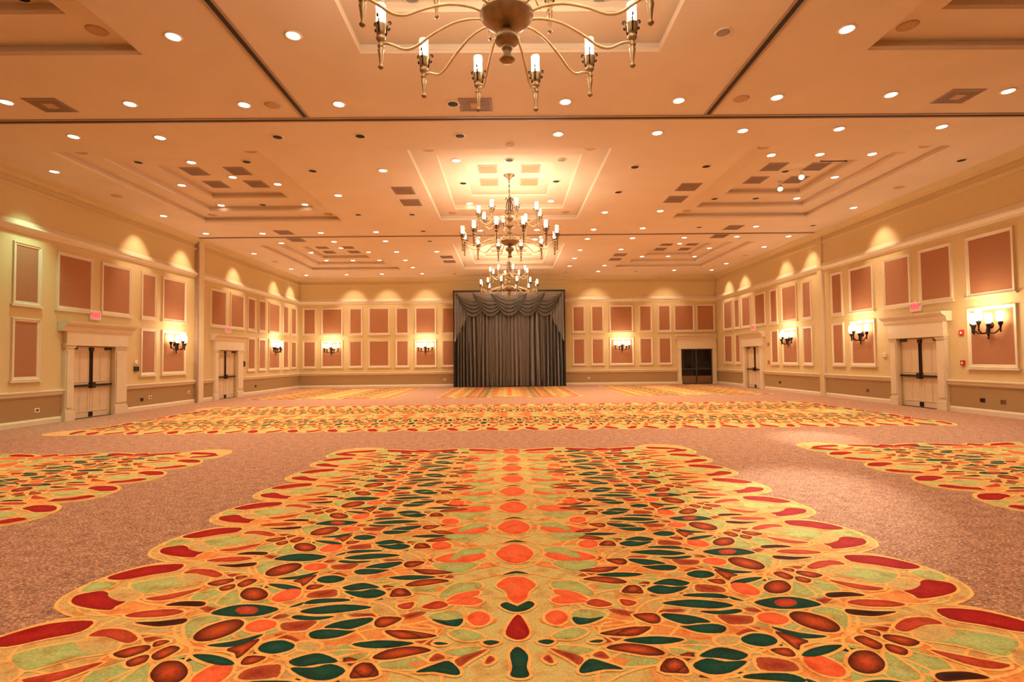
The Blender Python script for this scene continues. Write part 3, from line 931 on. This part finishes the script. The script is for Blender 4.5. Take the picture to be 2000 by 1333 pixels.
def make_chandelier(loc, label):
    """origin at the level where the lower arms meet the lamps"""
    root = tag(empty('chandelier', loc), label, 'chandelier', 'brass chandeliers hanging from the centre coffers')
    top = H + 3 * S1 - loc[2]
    MB().lathe([(.004, -.40), (.05, -.385), (.075, -.36), (.05, -.335), (.035, -.32), (.045, -.27), (.06, -.25), (.045, -.235), (.06, -.225), (.11, -.195), (.12, -.155), (.10, -.115), (.05, -.09), (.04, -.07), (.05, -.03)], 20).build('finial', 'brass', root)
    MB().lathe([(.05, -.06), (.12, -.05), (.20, -.01), (.25, .05), (.255, .07), (.235, .07), (.18, .03), (.05, .0)], 24).build('lower_dish', 'brass', root)
    MB().lathe([(.05, -.02), (.06, .06), (.035, .12), (.035, .25), (.06, .28), (.10, .30), (.06, .32), (.04, .36), (.05, .42), (.09, .45), (.15, .47), (.15, .485), (.06, .50), (.035, .55), (.05, .60), (.09, .66), (.145, .69), (.145, .71), (.05, .73), (.03, .80), (.03, 1.28)], 20).build('column', 'brass', root)
    for k in range(4):
        T = Matrix.Rotation(pi / 2 * k + .4, 4, 'Z')
        c = MB()
        c.tube([(.03, 0, .84), (.085, 0, .82), (.12, 0, .86), (.105, 0, .91), (.075, 0, .90), (.08, 0, .93), (.10, 0, 1.0), (.075, 0, 1.12), (.05, 0, 1.2), (.075, 0, 1.25), (.11, 0, 1.26), (.115, 0, 1.22), (.09, 0, 1.20)], .012, 6, T)
        c.build('crown_scroll', 'iron', root)
    ch = MB()
    z = 1.28
    i = 0
    while z < top - .12:
        T = Matrix.Translation((0, 0, z + .04)) @ Matrix.Rotation(pi / 2 * i, 4, 'Z')
        ch.tube([(.02 * cos(t), 0, .045 * sin(t)) for t in (2 * pi * q / 8 for q in range(9))], .006, 5, T)
        z += .07
        i += 1
    ch.tube([(0, 0, 1.27), (0, 0, top - .05)], .006, 5)
    ch.build('chain', 'iron', root)
    MB().lathe([(.02, top - .12), (.06, top - .09), (.09, top - .05), (.15, top - .015), (.16, top)], 20).build('canopy', 'brass', root)
    def arm(R, a, z0, zj, r0, light):
        """S-curved arm from the body at height z0 to the lamp joint at height zj, radius R"""
        T = Matrix.Rotation(a, 4, 'Z')
        d = R - r0
        keys = [(r0, z0), (r0 + d * .12, z0 + .03), (r0 + d * .3, z0 + .02), (r0 + d * .5, zj - .02 + (z0 - zj) * .35), (r0 + d * .65, zj - .085), (r0 + d * .76, zj - .095), (r0 + d * .87, zj - .035), (r0 + d * .95, zj), (R, zj - .005)]
        pts = [(x, 0, zz) for x, zz in keys]
        sm = []
        for i_ in range(len(pts) - 1):
            p0, p1, p2, p3 = pts[max(i_ - 1, 0)], pts[i_], pts[i_ + 1], pts[min(i_ + 2, len(pts) - 1)]
            for j in range(3):
                t = j / 3
                sm.append(tuple(.5 * (2 * p1[q] + (p2[q] - p0[q]) * t + (2 * p0[q] - 5 * p1[q] + 4 * p2[q] - p3[q]) * t * t + (3 * p1[q] - p0[q] - 3 * p2[q] + p3[q]) * t ** 3) for q in range(3)))
        sm.append(pts[-1])
        ao = MB().tube(sm, .014, 7, T).build('arm', 'brass2', root)
        lp = (R * cos(a), R * sin(a), zj)
        for nm, me in (('candle_stem', stem_me), ('glass_chimney', shade_me), ('bulb', bulb_me), ('iron_scroll', scroll_me)):
            link(nm, me, ao, lp)
        if light:
            point(root, (lp[0], lp[1], zj + .42), CHAND_W * light)
    for k in range(12):
        arm(1.31, RAD(15 + 30 * k), .06, 0, .22, 1)
    for k in range(8):
        arm(.86, RAD(12 + 45 * k), .68, .60, .12, 1)
    return root
CZ = 4.68
make_chandelier((.02, COF_Y[0], CZ), 'large brass candle chandelier hanging over the teal and orange front carpet strip')
make_chandelier((.08, COF_Y[1], CZ), 'brass two tier candle chandelier hanging in the middle centre coffer')
make_chandelier((.08, COF_Y[2], CZ), 'brass candle chandelier hanging in front of the charcoal curtain')

def make_sconce(T, x, z, label):
    loc = T @ Vector((x, z, 0))
    rot = (T.to_3x3() @ Matrix(((1, 0, 0), (0, 0, 1), (0, 1, 0)))).to_4x4()   # local: x along wall, y out of wall, z up
    root = tag(empty('wall_sconce', tuple(loc)), label, 'wall lamp', 'five candle wall sconces')
    bx = MB().lathe([(.004, 0), (.07, .01), (.085, .02), (.06, .035), (.03, .05)], 16, rot @ Matrix.Rotation(-pi / 2, 4, 'X'))
    bx.build('backplate', 'iron', root)
    MB().lathe([(.004, -.34), (.022, -.32), (.012, -.29), (.03, -.2), (.045, -.12), (.03, -.06), (.04, 0), (.05, .03), (.03, .08), (.012, .14)], 12, rot @ Matrix.Translation((0, .09, 0))).build('stem', 'iron', root)
    MB().tube([(0, .02, 0), (0, .09, 0)], .02, 8, rot).build('bracket', 'iron', root)
    for u, d, dz in ((-.38, .14, .02), (-.2, .26, -.02), (0, .32, .06), (.2, .26, -.02), (.38, .14, .02)):
        ao = MB().tube([(u * .06, .10, -.16), (u * .3, .09 + (d - .09) * .3, -.2), (u * .6, .09 + (d - .09) * .7, -.19), (u * .85, d, -.13), (u, d, -.07), (u, d, dz)], .016, 6, rot).build('arm', 'iron', root)
        P = rot @ Vector((u, d, dz))
        MB().lathe([(.004, -.2), (.022, -.18), (.014, -.14), (.024, -.06), (.04, -.02), (.055, .02), (.05, .05), (.03, .06)], 10).build('candle_cup', 'iron', ao, tuple(P))
        MB().lathe([(.04, .05), (.075, .09), (.085, .19), (.07, .29), (.06, .31)], 14, cap=False).build('glass_shade', 'glass', ao, tuple(P))
        link('bulb', bulb_sc, ao, tuple(P))
    point(root, tuple(rot @ Vector((0, .5, .3))), SCONCE_W, .15)
    return root
bulb_sc = MB().lathe([(.015, .05), (.055, .09), (.07, .16), (.062, .23), (.035, .285), (.002, .3)], 12).mesh('bulb', 'bulb')
make_sconce(TL, 18.6, 2.15, 'candle sconce on fabric panel between double door and partition jamb')
make_sconce(TL, 26.55, 2.15, 'candle sconce on fabric panel near the corner beyond the partition jamb')
make_sconce(TB, -9.82, 2.15, 'candle sconce on back wall panel nearer the corner than the curtain')
make_sconce(TB, -4.6, 2.15, 'candle sconce on back wall panel one narrow panel away from the curtain')
make_sconce(TB, 6.38, 2.15, 'candle sconce on back wall panel between curtain and dark glass door')
make_sconce(TR, 22.0, 2.2, 'candle sconce on fabric panel between the partition pocket and far double door')
make_sconce(TR, 17.45, 2.2, 'candle sconce on fabric panel between partition pocket and near double door')
make_sconce(TR, 12.78, 2.2, 'large looking candle sconce on panel beside the red alarm boxes')

# ------------------------------------------------------------------ curtain
CX0, CX1, CY, CT = -2.93, 3.1, 29.05, 5.2
cur = tag(empty('stage_curtain', ((CX0 + CX1) / 2, CY, 0)), 'tall charcoal satin curtain with swagged valance against the back wall', 'curtain')
HW = (CX1 - CX0) / 2
def sheet(fn, nu, nv, thick=0):
    mb = MB()
    vs = [fn(i / nu, j / nv) for j in range(nv + 1) for i in range(nu + 1)]
    fs = [(j * (nu + 1) + i, j * (nu + 1) + i + 1, (j + 1) * (nu + 1) + i + 1, (j + 1) * (nu + 1) + i) for j in range(nv) for i in range(nu)]
    mb.add(vs, fs, True)
    return mb
def drape(u, v):
    x = -HW + .1 + u * (2 * HW - .2)
    a = .10 + .035 * sin(7 * u + 1.3)
    ph = 2 * pi * (27 * u + 1.1 * sin(5.3 * u) + .35 * sin(13 * u))
    d = a * sin(ph + .5 * sin(2.4 * v + 9 * u)) * (.7 + .45 * v) + .035 * sin(2.3 * ph + 1)
    return (x + .02 * sin(3 * v + 30 * u), d, .03 + (1 - v) * (CT - .35))
sheet(drape, 520, 12).build('main_drape', 'curtain', cur)
def swag(cx, wd, drop, dep):
    def fn(u, v):
        t = 2 * u - 1
        sag = cos(t * pi / 2) ** .85 if abs(t) < 1 else 0
        vv = v ** .85
        z = CT - .02 - vv * drop * (.06 + .94 * sag)
        x = cx + t * wd * (1 - .08 * vv)
        fold = sin(2 * pi * (vv * 6.5 + .3 * t * t)) * .13 * sag * min(1, max(0, (vv - .15) / .4))
        return (x, -dep - .16 * sag * (.4 + .6 * vv) - fold - .02 * sin(pi * v), z)
    return sheet(fn, 36, 72)
for cx, wd, dep in ((-1.95, 1.0, .14), (1.95, 1.0, .14), (-1.0, 1.05, .24), (1.0, 1.05, .24), (0, 1.08, .34)):
    swag(cx, wd, 1.36, dep).build('swag', 'curtain', cur)
def jabot(s):
    def fn(u, v):
        length = .95 + 1.75 * (1 - u) ** 1.1 + .06 * sin(2 * pi * 4 * u)
        x = s * (HW - .03 - u * .95)
        return (x, -.10 - .05 * sin(2 * pi * 5.5 * u) - .03, CT - .03 - v * length)
    return sheet(fn, 66, 8)
for s in (-1, 1):
    jabot(s).build('jabot', 'curtain', cur)
    MB().box(s * HW - .05, s * HW + .05, -.12, .12, 0, CT).build('side_return', 'curtain_edge', cur)
MB().box(-HW - .06, HW + .06, -.14, .12, CT - .02, CT + .08).build('valance_board', 'curtain_edge', cur)
MB().box(-HW, HW, .1, .12, 0, CT).build('backing', 'curtain_edge', cur)
MB().box(-HW, HW, -.06, .1, 0, .05).build('hem', 'curtain_edge', cur)

# ------------------------------------------------------------------ small wall fittings
def fitting(name, T, x, z, w_, h_, d, material, label, cat, face=None, group=None):
    loc = T @ Vector((x, z, 0))
    root = tag(empty(name, tuple(loc)), label, cat, group)
    R = Matrix.Translation(-loc) @ T @ Matrix.Translation((x, z, 0))
    MB().box(-w_, w_, -h_, h_, 0, d * .6, R).build('plate', material, root)
    MB().ring(-w_ * .7, w_ * .7, -h_ * .7, h_ * .7, [(0, d * .6), (w_ * .25, d * .6), (w_ * .1, d), (0, d)], R).build('rim', material, root)
    MB().box(-w_ * .45, w_ * .45, -h_ * .45, h_ * .45, d * .6, d * .9, R).build('face', face or material, root)
fitting('control_panel', TL, 16.72, 1.32, .1, .08, .05, 'grey_metal', 'grey control panel on wall between double door and narrow fabric panel', 'control panel')
fitting('thermostat', TL, 16.72, 1.53, .07, .06, .03, 'white', 'pale thermostat above the grey control panel', 'thermostat')
fitting('control_panel', TL, 23.52, 1.42, .06, .12, .05, 'grey_metal', 'dark upright control panel beside the double door beyond the partition jamb', 'control panel')
fitting('fire_alarm', TR, 13.62, 2.06, .055, .075, .05, 'red', 'red fire alarm sounder high beside the framed sconce panel', 'fire alarm', 'white')
fitting('fire_alarm', TR, 13.62, 1.28, .055, .065, .05, 'red', 'red fire alarm call point low beside the framed sconce panel', 'fire alarm', 'white')
fitting('fire_alarm', TR, 23.85, 2.05, .055, .075, .05, 'red', 'red fire alarm sounder beside the double door near the dark glass door', 'fire alarm', 'white')
fitting('fire_alarm', TR, 23.85, 1.25, .055, .065, .05, 'red', 'red fire alarm call point beside the double door near the dark glass door', 'fire alarm', 'white')
fitting('thermostat', TR, 16.45, 1.5, .07, .06, .06, 'white', 'white wall thermostat between the sconce panel and double door', 'thermostat')
for T, x, z, mt in ((TL, 13.25, .36, 'white'), (TL, 17.0, .34, 'dark_metal'), (TL, 17.4, .38, 'white'), (TL, 19.5, .42, 'white'), (TL, 24.6, .38, 'dark_metal'), (TR, 13.1, .36, 'dark_metal'), (TR, 12.55, .36, 'kick'), (TR, 17.3, .36, 'kick'), (TR, 22.9, .38, 'dark_metal'), (TB, -3.55, .4, 'white'), (TB, 4.5, .4, 'white')):
    fitting('wall_outlet', T, x, z, .07, .05, .02, mt, {'white': 'small white', 'dark_metal': 'small dark metal', 'kick': 'small bronze'}[mt] + ' socket plate on the tan wainscot', 'socket', 'black' if mt == 'white' else None, {'white': 'white', 'dark_metal': 'dark', 'kick': 'bronze'}[mt] + ' sockets on the wainscot')
